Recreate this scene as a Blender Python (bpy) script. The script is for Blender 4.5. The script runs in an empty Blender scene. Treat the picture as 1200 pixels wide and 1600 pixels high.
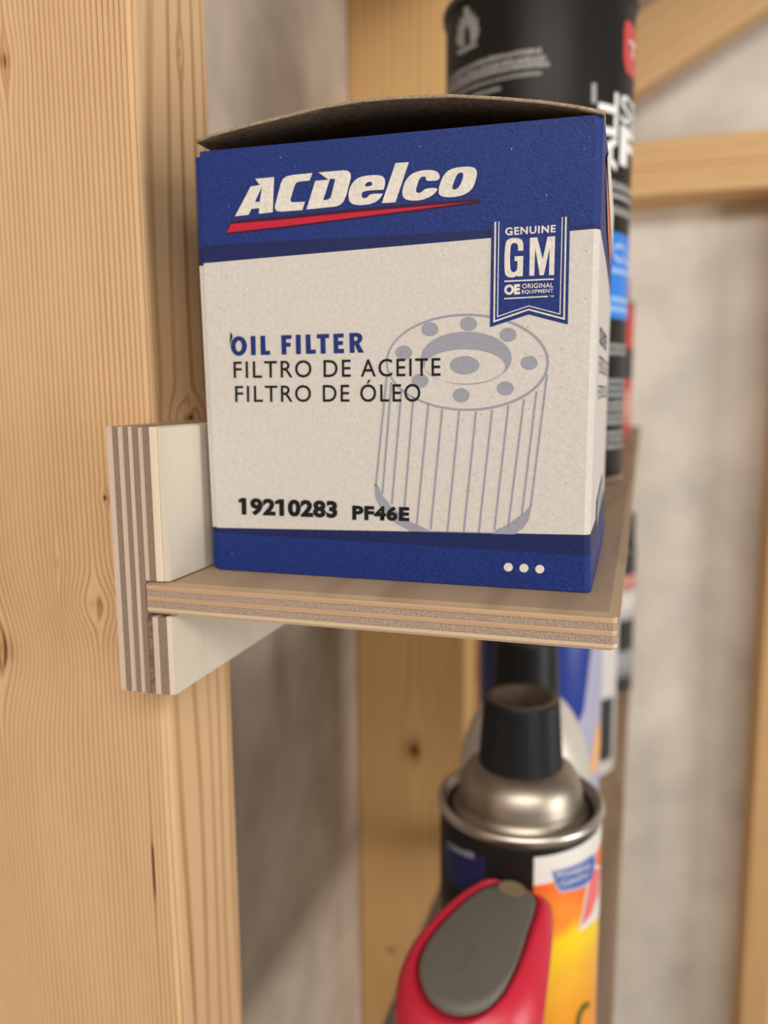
import bpy, bmesh, math, random
from mathutils import Vector, Matrix
from mathutils.geometry import tessellate_polygon
random.seed(7)
S = bpy.context.scene
C = S.collection
# ------------------------------------------------------------------ camera
F = 1280.0
CAM = Vector((0.0, 0.0, 1.45))
VP2 = (1007.0, 608.0)            # where lines running into the wall's depth (+Y) meet
VP3 = (680.0, 9503.0)            # where verticals meet
yc = Vector((VP2[0]-600, -(VP2[1]-800), -F)).normalized()
zc = -Vector((VP3[0]-600, -(VP3[1]-800), -F))
zc = (zc - yc*zc.dot(yc)).normalized()
xc = yc.cross(zc).normalized()
R = Matrix((xc, yc, zc))        # rows = world axes in camera space  -> world = R @ cam
cd = bpy.data.cameras.new('camera'); co = bpy.data.objects.new('camera', cd); C.objects.link(co)
M4 = R.to_4x4(); M4.translation = CAM
co.matrix_world = M4
cd.sensor_fit = 'VERTICAL'; cd.sensor_height = 36.0; cd.sensor_width = 27.0
cd.lens = F/1600*36.0
cd.clip_start = 0.01; cd.clip_end = 60
cd.dof.use_dof = True; cd.dof.focus_distance = 0.178; cd.dof.aperture_fstop = 10.5
S.camera = co
# ------------------------------------------------------------------ light
S.view_settings.view_transform = 'Standard'; S.view_settings.look = 'None'
S.view_settings.gamma = 1.0; S.view_settings.use_curve_mapping = False
S.view_settings.exposure = -0.08
w = bpy.data.worlds.new('world'); S.world = w; w.use_nodes = True
w.node_tree.nodes['Background'].inputs[0].default_value = (1.0, 0.93, 0.86, 1)
w.node_tree.nodes['Background'].inputs[1].default_value = 0.21
def area(name, loc, target, size, power, col):
    l = bpy.data.lights.new(name, 'AREA'); l.shape = 'RECTANGLE'; l.size = size[0]; l.size_y = size[1]
    l.energy = power; l.color = col
    o = bpy.data.objects.new(name, l); C.objects.link(o); o.location = loc
    o.rotation_euler = (Vector(target)-Vector(loc)).to_track_quat('-Z', 'Y').to_euler(); return o
area('door_light', CAM+Vector((1.4, -0.05, -0.10)), CAM+Vector((0, .24, -.06)), (0.5, 0.8), 14.5, (1.0, 0.95, 0.90))
area('front_fill', CAM+Vector((0.55, -1.45, 0.92)), CAM+Vector((0, .3, -.05)), (1.9, 0.5), 37, (1.0, 0.94, 0.86))  # unseen fill added behind the camera, widened to reach studs and sheathing
# ------------------------------------------------------------------ helpers
def ray(px, py):
    return (R @ Vector((px-600, -(py-800), -F))).normalized()
def on(px, py, n, p):           # hit of the sight line with the plane through p with normal n
    d = ray(px, py); n = Vector(n)
    return CAM + d*((Vector(p)-CAM).dot(n)/d.dot(n))
def onY(px, py, Y): return on(px, py, (0,1,0), (0,Y,0))
def onZ(px, py, Z): return on(px, py, (0,0,1), (0,0,CAM.z+Z))
def onX(px, py, X): return on(px, py, (1,0,0), (X,0,0))
def proj(v):
    c = R.transposed() @ (Vector(v)-CAM)
    return (600 - F*c.x/c.z, 800 + F*c.y/c.z)

def nt(m): return m.node_tree.nodes, m.node_tree.links
def mat(name, col, rough=0.6, spec=0.4, metal=0.0, var=0.0, vscale=300, bump=0.0, bscale=800, coat=0, speck=None):
    m = bpy.data.materials.new(name); m.use_nodes = True; N, L = nt(m)
    b = N['Principled BSDF']; b.inputs['Roughness'].default_value = rough
    b.inputs['Specular IOR Level'].default_value = spec; b.inputs['Metallic'].default_value = metal
    b.inputs['Coat Weight'].default_value = coat
    c = (*col, 1); b.inputs['Base Color'].default_value = c
    tc = N.new('ShaderNodeTexCoord'); out = None
    if var > 0:
        n = N.new('ShaderNodeTexNoise'); n.inputs['Scale'].default_value = vscale; n.inputs['Detail'].default_value = 5
        L.new(tc.outputs['Object'], n.inputs['Vector'])
        r = N.new('ShaderNodeValToRGB'); r.color_ramp.elements[0].position = .3; r.color_ramp.elements[1].position = .7
        r.color_ramp.elements[0].color = tuple(x*(1-var) for x in col)+(1,)
        r.color_ramp.elements[1].color = tuple(min(1, x*(1+var)) for x in col)+(1,)
        L.new(n.outputs['Fac'], r.inputs['Fac']); out = r.outputs['Color']
    if speck:
        v = N.new('ShaderNodeTexNoise'); v.inputs['Scale'].default_value = speck[0]; v.inputs['Detail'].default_value = 1
        L.new(tc.outputs['Object'], v.inputs['Vector'])
        r2 = N.new('ShaderNodeValToRGB'); r2.color_ramp.elements[0].position = speck[1]; r2.color_ramp.elements[1].position = speck[1]+.02
        r2.color_ramp.elements[0].color = (0,0,0,1); r2.color_ramp.elements[1].color = (1,1,1,1)
        L.new(v.outputs['Fac'], r2.inputs['Fac'])
        mx = N.new('ShaderNodeMixRGB'); L.new(r2.outputs['Color'], mx.inputs[0])
        if out: L.new(out, mx.inputs[1])
        else: mx.inputs[1].default_value = c
        mx.inputs[2].default_value = (*speck[2], 1); out = mx.outputs[0]
    if out: L.new(out, b.inputs['Base Color'])
    if bump > 0:
        n = N.new('ShaderNodeTexNoise'); n.inputs['Scale'].default_value = bscale; n.inputs['Detail'].default_value = 4
        L.new(tc.outputs['Object'], n.inputs['Vector'])
        bp = N.new('ShaderNodeBump'); bp.inputs['Strength'].default_value = bump; bp.inputs['Distance'].default_value = .0003
        L.new(n.outputs['Fac'], bp.inputs['Height']); L.new(bp.outputs[0], b.inputs['Normal'])
    return m
def wood(name, light, dark, axis='z', kx=700, ky=350, warp=6.0, wlen=3.0, ringmix=.55, knots=(), rough=.6, fine=.25, blotch=.15, bump=.35, sharp=(.45,.95)):
    """grain runs along axis; knots = (across x, along, radius across, stretch, darkness, across-axis)"""
    m = bpy.data.materials.new(name); m.use_nodes = True; N, L = nt(m)
    b = N['Principled BSDF']; b.inputs['Roughness'].default_value = rough; b.inputs['Specular IOR Level'].default_value = .3
    tc = N.new('ShaderNodeTexCoord'); sp = N.new('ShaderNodeSeparateXYZ'); L.new(tc.outputs['Object'], sp.inputs[0])
    ax = {'z': ('X','Y','Z'), 'y': ('X','Z','Y'), 'x': ('Y','Z','X')}[axis]
    A, B, D = (sp.outputs[k] for k in ax)
    def math_(op, a, b_=None, c_=None):
        n = N.new('ShaderNodeMath'); n.operation = op
        for i, v in enumerate((a, b_, c_)):
            if v is None: continue
            if isinstance(v, (int, float)): n.inputs[i].default_value = v
            else: L.new(v, n.inputs[i])
        return n.outputs[0]
    def noise(sa, sb, sd, det=3, seed=0.0):
        cb = N.new('ShaderNodeCombineXYZ')
        L.new(math_('MULTIPLY', A, sa), cb.inputs[0]); L.new(math_('MULTIPLY', B, sb), cb.inputs[1])
        L.new(math_('MULTIPLY_ADD', D, sd, seed), cb.inputs[2])
        n = N.new('ShaderNodeTexNoise'); n.inputs['Scale'].default_value = 1; n.inputs['Detail'].default_value = det
        L.new(cb.outputs[0], n.inputs['Vector']); return n.outputs['Fac']
    ph = math_('MULTIPLY_ADD', A, kx, math_('MULTIPLY', B, ky))
    ph = math_('ADD', ph, math_('MULTIPLY', noise(14, 14, wlen, 2), warp*6))
    spots = None
    for (ka, kd, kr, st, dk, kax) in knots:
        Q = A if kax == 0 else B
        dx = math_('SUBTRACT', Q, ka); dz = math_('DIVIDE', math_('SUBTRACT', D, kd), st)
        r2 = math_('ADD', math_('MULTIPLY', dx, dx), math_('MULTIPLY', dz, dz))
        g = math_('EXPONENT', math_('MULTIPLY', r2, -1.0/(kr*kr*9)))
        sg = math_('DIVIDE', dx, math_('ADD', math_('ABSOLUTE', dx), kr*.5))
        ph = math_('SUBTRACT', ph, math_('MULTIPLY', math_('MULTIPLY', g, sg), kr*kx*1.3))
        s = math_('MULTIPLY', math_('EXPONENT', math_('MULTIPLY', r2, -1.0/(kr*kr*.6))), dk)
        spots = s if spots is None else math_('MAXIMUM', spots, s)
    wv = math_('MULTIPLY_ADD', math_('SINE', ph), .5, .5)
    rp = N.new('ShaderNodeMapRange'); rp.inputs['From Min'].default_value = sharp[0]; rp.inputs['From Max'].default_value = sharp[1]
    L.new(wv, rp.inputs['Value'])
    amp = math_('MULTIPLY', rp.outputs[0], math_('MULTIPLY', noise(60, 60, 8, 2, 3.3), 1.7))
    fac = math_('MULTIPLY', amp, ringmix)
    fac = math_('ADD', fac, math_('MULTIPLY', math_('SUBTRACT', noise(2200, 2200, 90, 3, 9), .5), fine*2))
    fac = math_('ADD', fac, math_('MULTIPLY', math_('SUBTRACT', noise(25, 25, 7, 3, 5), .5), blotch*3))
    if spots is not None: fac = math_('ADD', fac, spots)
    cr = N.new('ShaderNodeValToRGB'); e = cr.color_ramp.elements
    e[0].position = 0; e[0].color = (*light, 1); e[1].position = .8; e[1].color = (*dark, 1)
    k = cr.color_ramp.elements.new(1.6/1.9); k.color = (*dark, 1)
    z = cr.color_ramp.elements.new(1.0); z.color = (dark[0]*.12, dark[1]*.1, dark[2]*.1, 1)
    L.new(fac, cr.inputs['Fac']); L.new(cr.outputs['Color'], b.inputs['Base Color'])
    bp = N.new('ShaderNodeBump'); bp.inputs['Strength'].default_value = bump; bp.inputs['Distance'].default_value = .0004
    L.new(fac, bp.inputs['Height']); L.new(bp.outputs[0], b.inputs['Normal'])
    return m

def prop(o, label=None, cat=None, group=None, kind=None):
    for k, v in (('label', label), ('category', cat), ('group', group), ('kind', kind)):
        if v: o[k] = v
    return o
def empty(name, loc, label, cat, group=None):
    o = bpy.data.objects.new(name, None); C.objects.link(o); o.location = loc; o.empty_display_size = .02
    return prop(o, label, cat, group)
def obj(name, bm, mats, parent=None, loc=None, smooth=False, bevel=0, rot=None):
    """bm is in world coordinates; its origin goes to loc (or the root's place)"""
    root = parent
    base = Vector((0,0,0))
    if parent is not None:
        while root.parent: root = root.parent
        base = Vector(root.location)
    elif loc is not None: base = Vector(loc)
    if rot is None: bmesh.ops.translate(bm, verts=bm.verts, vec=-base)
    me = bpy.data.meshes.new(name)
    if smooth:
        for f in bm.faces: f.smooth = True
    bm.to_mesh(me); bm.free()
    for m in (mats if isinstance(mats, (list, tuple)) else [mats]): me.materials.append(m)
    o = bpy.data.objects.new(name, me); C.objects.link(o)
    if parent is not None: o.parent = parent
    else: o.location = base
    if rot is not None: o.rotation_euler = rot
    if bevel:
        md = o.modifiers.new('bevel', 'BEVEL'); md.width = bevel; md.segments = 3; md.limit_method = 'ANGLE'
    return o
def box(x0, x1, y0, y1, z0, z1, bm=None):
    bm = bm or bmesh.new()
    v = [bm.verts.new((x, y, z)) for z in (z0, z1) for y in (y0, y1) for x in (x0, x1)]
    for f in ((0,2,3,1), (4,5,7,6), (0,1,5,4), (2,6,7,3), (0,4,6,2), (1,3,7,5)): bm.faces.new([v[i] for i in f])
    return bm
def prism(lo, hi, bm=None, caps=True):
    bm = bm or bmesh.new()
    a = [bm.verts.new(p) for p in lo]; b = [bm.verts.new(p) for p in hi]; n = len(a)
    for i in range(n): bm.faces.new((a[i], a[(i+1) % n], b[(i+1) % n], b[i]))
    if caps: bm.faces.new(list(reversed(a))); bm.faces.new(b)
    return bm
def lathe(prof, cx, cy, z0, seg=64, rib=0, ribr=(0, 0), bm=None):
    bm = bm or bmesh.new(); rings = []
    for (r, z) in prof:
        ring = []
        for i in range(seg):
            a = 2*math.pi*i/seg
            rr = r
            if rib and ribr[0] <= z <= ribr[1]: rr = r + (rib if i % 2 else 0)
            ring.append(bm.verts.new((cx+rr*math.cos(a), cy+rr*math.sin(a), z0+z)))
        rings.append(ring)
    for a, b in zip(rings, rings[1:]):
        for i in range(seg): bm.faces.new((a[i], a[(i+1) % seg], b[(i+1) % seg], b[i]))
    if prof[0][0] > 0: bm.faces.new(list(reversed(rings[0])))
    bm.faces.new(rings[-1])
    return bm
# flat print --------------------------------------------------------
def chaikin(p, n=2):
    for _ in range(n):
        q = []
        for i in range(len(p)):
            a = Vector(p[i]); b = Vector(p[(i+1) % len(p)])
            q += [tuple(a*.75+b*.25), tuple(a*.25+b*.75)]
        p = q
    return p
def poly_bm(loops):
    """loops: outer, holes... (2-D) -> bmesh in z=0"""
    bm = bmesh.new()
    pts = [Vector((x, y, 0)) for l in loops for (x, y) in l]
    tris = tessellate_polygon([[Vector((x, y, 0)) for (x, y) in l] for l in loops])
    vs = [bm.verts.new(p) for p in pts]
    for t in tris:
        try: bm.faces.new([vs[i] for i in t])
        except ValueError: pass
    return bm
def ellipse(cx, cy, a, b, n=40, tilt=0):
    t = math.radians(tilt)
    return [(cx+a*math.cos(2*math.pi*i/n)*math.cos(t)-b*math.sin(2*math.pi*i/n)*math.sin(t),
             cy+a*math.cos(2*math.pi*i/n)*math.sin(t)+b*math.sin(2*math.pi*i/n)*math.cos(t)) for i in range(n)]
def seg_poly(p, q, w):
    p = Vector(p); q = Vector(q); d = (q-p).normalized(); n = Vector((-d.y, d.x))*w/2
    return [tuple(p+n), tuple(q+n), tuple(q-n), tuple(p-n)]
def join(bms):
    out = bmesh.new(); me = bpy.data.meshes.new('tmp')
    for b in bms:
        b.to_mesh(me); out.from_mesh(me); b.free()
    bpy.data.meshes.remove(me); return out
def text_bm(s, bold=0.0, space=1.0):
    """text as a flat mesh fitted to the unit square (y up)"""
    c = bpy.data.curves.new('t', 'FONT'); c.body = s; c.offset = bold; c.space_character = space; c.resolution_u = 4
    o = bpy.data.objects.new('t', c); C.objects.link(o)
    bpy.context.view_layer.update()
    me = bpy.data.meshes.new_from_object(o.evaluated_get(bpy.context.evaluated_depsgraph_get()))
    bm = bmesh.new(); bm.from_mesh(me)
    bpy.data.objects.remove(o); bpy.data.curves.remove(c); bpy.data.meshes.remove(me)
    xs = [v.co.x for v in bm.verts]; ys = [v.co.y for v in bm.verts]
    x0, x1, y0, y1 = min(xs), max(xs), min(ys), max(ys)
    for v in bm.verts: v.co = Vector(((v.co.x-x0)/(x1-x0), (v.co.y-y0)/(y1-y0), 0))
    return bm
def fit_quad(bm, tl, tr, br, bl):
    for v in bm.verts:
        u, t = v.co.x, v.co.y
        a = Vector(bl)*(1-u)+Vector(br)*u; b = Vector(tl)*(1-u)+Vector(tr)*u
        p = a*(1-t)+b*t; v.co = Vector((p.x, p.y, 0))
    return bm
def print_on(name, bm, fn, m, parent, maxlen=None):
    """lay a flat figure on a surface: fn(x, y) -> point of the surface"""
    if maxlen:
        for _ in range(5):
            es = [e for e in bm.edges if e.calc_length() > maxlen]
            if not es: break
            bmesh.ops.subdivide_edges(bm, edges=es, cuts=1)
        bmesh.ops.triangulate(bm, faces=bm.faces)
    for v in bm.verts: v.co = fn(v.co.x, v.co.y)
    return obj(name, bm, m, parent)
# ------------------------------------------------------------------ key sizes
YF = 0.168                                     # front end of the upper shelf
ZT = onY(958, 960, YF).z - CAM.z               # its top
ZB = onY(953, 1018, YF).z - CAM.z
XR = onY(966, 962, YF).x                       # its right edge
XL0 = onY(165, 665, YF).x                      # ledger, face against the studs
XL1 = onY(249, 668, YF).x                      # ledger, face to the room
ZLT = onY(165, 666, YF).z - CAM.z
ZLB = onY(190, 1078, YF).z - CAM.z
XS = XL0 - .0006                               # room side of the studs
YS1 = 0.1885
# ------------------------------------------------------------------ materials
PINE_L = (.66, .44, .245); PINE_D = (.42, .225, .09)
def lz(v): return v
# the stud's own coordinates: origin at its front right foot corner
kn = []
def stud_knot(px, py, r, st, dk):
    p = onY(px, py, YS1); kn.append((p.x-XS, p.z, r, st, dk, 0))
stud_knot(8, 95, .0018, 1.6, .8)
stud_knot(-6, 1012, .0075, .8, .75)
stud_knot(150, 945, .004, .6, .18)
stud_knot(240, 1358, .0005, 20, .8)
stud_knot(90, 880, .0006, 4, .5)
stud_knot(165, 778, .0009, 1, .9)
p_ = onX(297, 652, XS); kn_side = [(p_.y-YS1, p_.z, .003, .55, 1.1, 1)]
p_ = onX(280, 82, XS); kn_side.append((p_.y-YS1, p_.z, .0007, 2.5, .7, 1))
M = {}
M['stud_near'] = wood('pine_near', PINE_L, PINE_D, 'z', kx=3900, ky=1100, warp=9, wlen=1.6, ringmix=.75, sharp=(.62,1.0), knots=kn+kn_side, fine=.22, blotch=.22, bump=.5)
p_ = onY(645, 1172, .594)
M['stud_mid'] = wood('pine_mid', (.74,.47,.20), (.42,.20,.06), 'z', kx=900, ky=700, warp=3, wlen=1.5, ringmix=.35,
    knots=[(p_.x-XS, p_.z, .009, 1.4, .97, 0), (onY(610,1485,.594).x-XS, onY(610,1485,.594).z, .004, 1.2, .9, 0)], fine=.1, blotch=.2)
M['stud_far'] = wood('pine_far', (.74,.47,.22), (.50,.28,.10), 'z', kx=500, ky=500, warp=3, ringmix=.4, fine=.1, knots=[(.02, onY(1195,1060,1.2).z, .004, 1.2, .8, 0)])
M['plate'] = wood('pine_plate', (.80,.52,.25), (.55,.31,.12), 'x', kx=450, ky=450, warp=3, ringmix=.35, fine=.1)
M['rafter'] = wood('pine_rafter', (.80,.53,.27), (.58,.34,.14), 'x', kx=400, ky=400, warp=3, ringmix=.3, fine=.1)
M['veneer'] = wood('birch_face', (.63,.575,.48), (.49,.425,.33), 'z', kx=300, ky=420, warp=4, ringmix=.15, fine=.18, blotch=.12, bump=.2)
M['shelf_face'] = wood('shelf_top_face', (.42,.30,.20), (.27,.18,.11), 'y', kx=260, ky=300, warp=5, ringmix=.35, fine=.2, blotch=.2, bump=.2)
M['ply_long'] = wood('ply_long_grain', (.60,.47,.38), (.42,.30,.22), 'z', kx=2500, ky=1500, warp=3, ringmix=.25, fine=.3, bump=.3)
M['ply_long_pale'] = wood('ply_pale_veneer', (.74,.63,.49), (.58,.46,.33), 'z', kx=2500, ky=1500, warp=3, ringmix=.15, fine=.25, bump=.3)
M['ply_end'] = mat('ply_end_grain', (.26,.19,.14), .8, .2, var=.22, vscale=2600, bump=.5, bscale=2500)
M['ply_dark'] = mat('ply_end_grain_resin', (.19,.135,.09), .8, .2, var=.6, vscale=900, bump=.5, bscale=2500)
M['edge_long'] = wood('shelf_edge_long_grain', (.55,.37,.235), (.38,.23,.13), 'x', kx=2600, ky=2600, warp=4, ringmix=.35, fine=.25, bump=.3)
M['edge_pale'] = wood('shelf_edge_pale', (.66,.51,.35), (.48,.34,.21), 'x', kx=2600, ky=2600, warp=4, ringmix=.25, fine=.25, bump=.3)
M['edge_end'] = mat('shelf_edge_end_grain', (.38,.285,.225), .85, .2, var=.4, vscale=2900, bump=.8, bscale=2600)
M['sheath'] = mat('sheathing_foil', (.54,.46,.385), .5, .4, var=.16, vscale=26, bump=.3, bscale=60)
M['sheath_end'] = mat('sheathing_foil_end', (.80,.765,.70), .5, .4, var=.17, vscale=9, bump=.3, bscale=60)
M['roofp'] = mat('roof_panel', (.42,.37,.31), .7, .3, var=.15, vscale=20)
M['conc'] = mat('concrete', (.40,.38,.35), .85, .3, var=.2, vscale=8)
M['card'] = mat('cardboard_cream', (.615,.58,.54), .62, .35, var=.06, vscale=900, bump=.35, bscale=1800, speck=(1500, .755, (.33,.27,.22)))
M['blue'] = mat('print_blue', (.009,.028,.175), .5, .25, var=.28, vscale=1500, bump=.4, bscale=1600, speck=(900, .78, (.30,.36,.55)))
M['blue_dark'] = mat('print_blue_dark', (.009,.017,.095), .5, .25, var=.15, vscale=1500, bump=.3, bscale=1600)
M['kraft'] = mat('kraft_board', (.15,.115,.09), .9, .15, var=.3, vscale=700, bump=.8, bscale=1200)
M['kraft_edge'] = mat('kraft_edge', (.34,.25,.17), .9, .2, var=.35, vscale=1500)
M['white'] = mat('print_white', (.70,.66,.60), .6, .35, var=.12, vscale=1200, bump=.3, bscale=1800)
M['red'] = mat('print_red', (.52,.015,.045), .5, .2)
M['maroon'] = mat('print_maroon', (.045,.008,.03), .5, .2)
M['black'] = mat('print_black', (.010,.011,.013), .6, .15)
M['grey'] = mat('print_grey_blue', (.30,.31,.37), .6, .35, var=.12, vscale=2500)
M['orange'] = mat('print_orange', (.80,.20,.08), .5, .4)
# ------------------------------------------------------------------ setting: floor, walls, roof
ZC = CAM.z
XSH = XS - .089                                # sheathing behind the left wall's studs
YE = 1.20                                      # end wall's studs, front
YW = YE + .089
def struct(name, bm, m, **k):
    return prop(obj(name, bm, m, **k), kind='structure')
struct('floor', box(XSH-.05, 1.4, -2.0, YW+.05, -.04, 0), M['conc'])
struct('wall_left', box(XSH-.012, XSH, -.6, YW, 0, ZC+.38), M['sheath'], loc=(XSH, 0, 0))
# end wall: sheathing up into the gable
rp0 = onY(1000, 140, YE); rp1 = onY(1200, 8, YE)   # underside of the rafter
sl = (rp1.z-rp0.z)/(rp1.x-rp0.x)
ang = math.atan(sl)
def raf_z(x): return rp0.z + (x-rp0.x)*sl
bm = prism([(XSH-.012, YW, 0), (1.3, YW, 0), (1.3, YW, raf_z(1.3)+.11), (XSH-.012, YW, raf_z(XSH)+.11)],
           [(XSH-.012, YW+.012, 0), (1.3, YW+.012, 0), (1.3, YW+.012, raf_z(1.3)+.11), (XSH-.012, YW+.012, raf_z(XSH)+.11)])
struct('wall_back', bm, M['sheath_end'], loc=(0, YW, 0))
# roof panel lying on the rafter
T = .0889/math.cos(ang)
x0, x1 = XSH-.1, .62
bm = prism([(x0, YE-.6, raf_z(x0)+T+.001), (x1, YE-.6, raf_z(x1)+T+.001), (x1, YW+.05, raf_z(x1)+T+.001), (x0, YW+.05, raf_z(x0)+T+.001)],
           [(x0, YE-.6, raf_z(x0)+T+.013), (x1, YE-.6, raf_z(x1)+T+.013), (x1, YW+.05, raf_z(x1)+T+.013), (x0, YW+.05, raf_z(x0)+T+.013)])
struct('ceiling', bm, M['roofp'])
# studs of the left wall
TOPL = ZC+.295
def stud(y, m, label, top=TOPL, name='wall_stud'):
    bm = box(XSH+.0002, XS, y, y+.038, .0, top)
    o = obj(name, bm, m, loc=(XS, y, 0), bevel=.0022)
    return prop(o, label, 'stud')
stud(YS1, M['stud_near'], 'large near pine stud whose face fills the left side of the view')
stud(YS1+.406, M['stud_mid'], 'orange-toned pine stud behind the filter box, with a dark knot below the shelf')
stud(YS1+.812, M['stud_mid'], 'farthest pine stud of the shelf wall, hidden behind the spray cans')
o = obj('top_plate', box(XSH+.0002, XS, .05, YE-.002, TOPL, TOPL+.038), M['plate'], loc=(XS, .05, TOPL), bevel=.002)
o.data.materials[0] = M['shelf_face']
prop(o, 'pine top plate lying over the studs of the shelf wall', 'beam')
# end wall: stud, double plate, rafter
pz0 = onY(1090, 300, YE).z; pz1 = onY(1090, 256, YE).z; pz2 = onY(1090, 212, YE).z
xa = onY(1157, 1600, YE).x
XE0 = XSH+.02
for i, (xx, lab) in enumerate(((xa, 'pine stud of the end wall at the right edge of the view'), (XSH+.03, 'pine stud in the far corner of the end wall, behind the cans'))):
    prop(obj('wall_stud', box(xx, xx+.038, YE, YE+.0888, 0, pz0-.0003), M['stud_far'], loc=(xx, YE, 0), bevel=.002), lab, 'stud')
prop(obj('plate_board', box(XE0, 1.25, YE, YE+.0888, pz0, pz1-.0004), M['plate'], loc=(0, YE, pz0), bevel=.002),
     'lower board of the doubled horizontal pine plate on the end wall', 'beam')
prop(obj('plate_board', box(XE0, 1.25, YE, YE+.0888, pz1, pz2), M['plate'], loc=(.3, YE, pz1), bevel=.002),
     'upper board of the doubled horizontal pine plate on the end wall', 'beam')
x0 = rp0.x-(rp0.z-pz2)/sl+.002
Lr = 1.15
bm = box(0, Lr, 0, .0385, 0, .0889)
o = obj('rafter', bm, M['rafter'], bevel=.002, rot=(0, -ang, 0)); o.location = (x0, YE, raf_z(x0))
prop(o, 'sloping pine rafter on the end wall, crossing the upper right corner', 'beam')
# ------------------------------------------------------------------ plywood ledger with the dado
def boards(zt, zb, zlt, zlb, yf, yend, xr, detail, words):
    """ledger (with a groove) and the shelf board let into it"""
    sc_ = YF/F
    lab1, lab2 = words
    led = empty('shelf_ledger', (XL0, yf, ZC+zlb), lab1, 'ledger board')
    edges = [165, 174.5, 183, 191.5, 199.5, 206.5, 215, 222.5, 232, 243, 249]
    xs = [XL0+(e-165)/(249-165)*(XL1-XL0) for e in edges]
    kinds = ['ply_long','ply_end','ply_long','ply_end','ply_long','ply_end','ply_long','ply_end','ply_long_pale','veneer']
    gt, gb = zt+.0003, zb-.0007
    for i, k in enumerate(kinds):
        a, b = xs[i], xs[i+1]-.00012
        dy = random.uniform(0, .00025)
        if i == 9: dy = .0006
        if i < 6:
            obj('ply', box(a, b, yf+dy, yend, ZC+zlb, ZC+zlt-random.uniform(0, .0003)), M[k], led)
        else:
            obj('ply', box(a, b, yf+dy, yend, ZC+gt, ZC+zlt-random.uniform(0, .0003)), M[k], led)
            kk = 'ply_dark' if i == 6 else ('ply_long' if i == 8 else k)
            if i == 7: kk = 'ply_long'
            if i == 8: kk = 'ply_end'
            if i == 9: kk = 'ply_long_pale'
            bz = box(a, b, yf+dy, yend, ZC+zlb, ZC+gb-random.uniform(0, .0002))
            o = obj('ply', bz, M[kk], led)
            if i == 6: o['label'] = 'dark resinous ply with a void'
    # lower outer veneer gets the pale room face
    bz = box(xs[10]-.0001, xs[10]+.0004, yf+.0009, yend, ZC+zlb, ZC+gb-.0002); obj('face_veneer', bz, M['veneer'], led)
    bz = box(xs[10]-.0001, xs[10]+.0004, yf+.0009, yend, ZC+gt, ZC+zlt-.0004); obj('face_veneer', bz, M['veneer'], led)
    sh = empty('shelf_board', (xs[6], yf, ZC+zb), lab2, 'shelf')
    xl = xs[6]+.00015
    yl = yf + .0035 if detail else yf           # the cut end is slightly out of square
    H = zt-zb; c = .0009
    fr = [0, .085, .20, .40, .56, .74, .91, 1.0]
    km = ['veneer_u', 'edge_pale', 'edge_end', 'edge_long', 'edge_end', 'edge_long', 'shelf_face']
    def outline(z, ins=0.0, cut=c, back=yend):
        return [(xl, yf+ins, z), (xr-cut-ins*1.3, yf+ins, z), (xr-ins*1.3, yf+cut+ins, z), (xr-ins*1.3, back, z), (xl, back, z)]
    for i in range(7):
        za = ZC+zb+H*fr[i]; zb_ = ZC+zb+H*fr[i+1]-.00006
        m = M['edge_pale'] if km[i] == 'veneer_u' else M[km[i]]
        rec = random.uniform(0, .00012)
        if i == 6:
            bm = prism(outline(za, 0), outline(zb_, .0014))
        elif i == 0:
            bm = prism(outline(za, .0006), outline(zb_, .0001))
        else: bm = prism(outline(za, rec), outline(zb_, rec))
        obj('ply', bm, m, sh)
    return led, sh
boards(ZT, ZB, ZLT, ZLB, YF, 1.06, XR, True,
       ('pale plywood ledger board grooved for the upper shelf, fixed to the studs', 'narrow birch plywood shelf board carrying the filter box'))
Z2 = -.335
p2 = onZ(958, 1600, Z2)
X2R = p2.x
Z2L = onX(600, 1600, XL0+.001).z-ZC
boards(Z2, Z2-(ZT-ZB), Z2L, Z2-(ZT-ZLB), .12, 1.06, X2R, False,
       ('plywood ledger board of the lower shelf below the frame', 'plywood lower shelf board under the spray cans, its right margin showing'))
# ------------------------------------------------------------------ oil filter box
BL = onZ(341, 889, ZT+.0002); BR = onZ(922, 926, ZT+.0002)
u = (BR-BL); u.z = 0; Wb = u.length; u.normalize()
wdir = Vector((-u.y, u.x, 0))                  # into the depth
nf = -wdir
def onF(px, py, off=0.0): return on(px, py, nf, BL + nf*off)
def ff(off): return lambda x, y: onF(x, y, off)
def FU(p): return (Vector(p)-BL).dot(u)
bx = empty('filter_box', BL + u*Wb/2 + wdir*Wb/2, 'blue and cream oil filter carton with its arched lid, standing on the upper shelf', 'box')
TL = onF(312, 237); TR = onF(942, 178)
# height rows as pixel pairs left/right, along the front
rows = [((341, 889), (922, 926)), ((340, 832), (922, 869)), ((339, 824.5), (921, 836)), ((318, 411.5), (937, 357)), ((317, 383), (937, 350)), ((312, 237), (942, 178))]
def rowz(i, t):
    a, b = rows[i]; p = onF(*a); q = onF(*b)
    return p.z*(1-t)+q.z*t
def rowu(i):  # left and right ends measured along the front
    a, b = rows[i]; return FU(onF(*a)), FU(onF(*b))
Db = Wb*1.0
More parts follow.
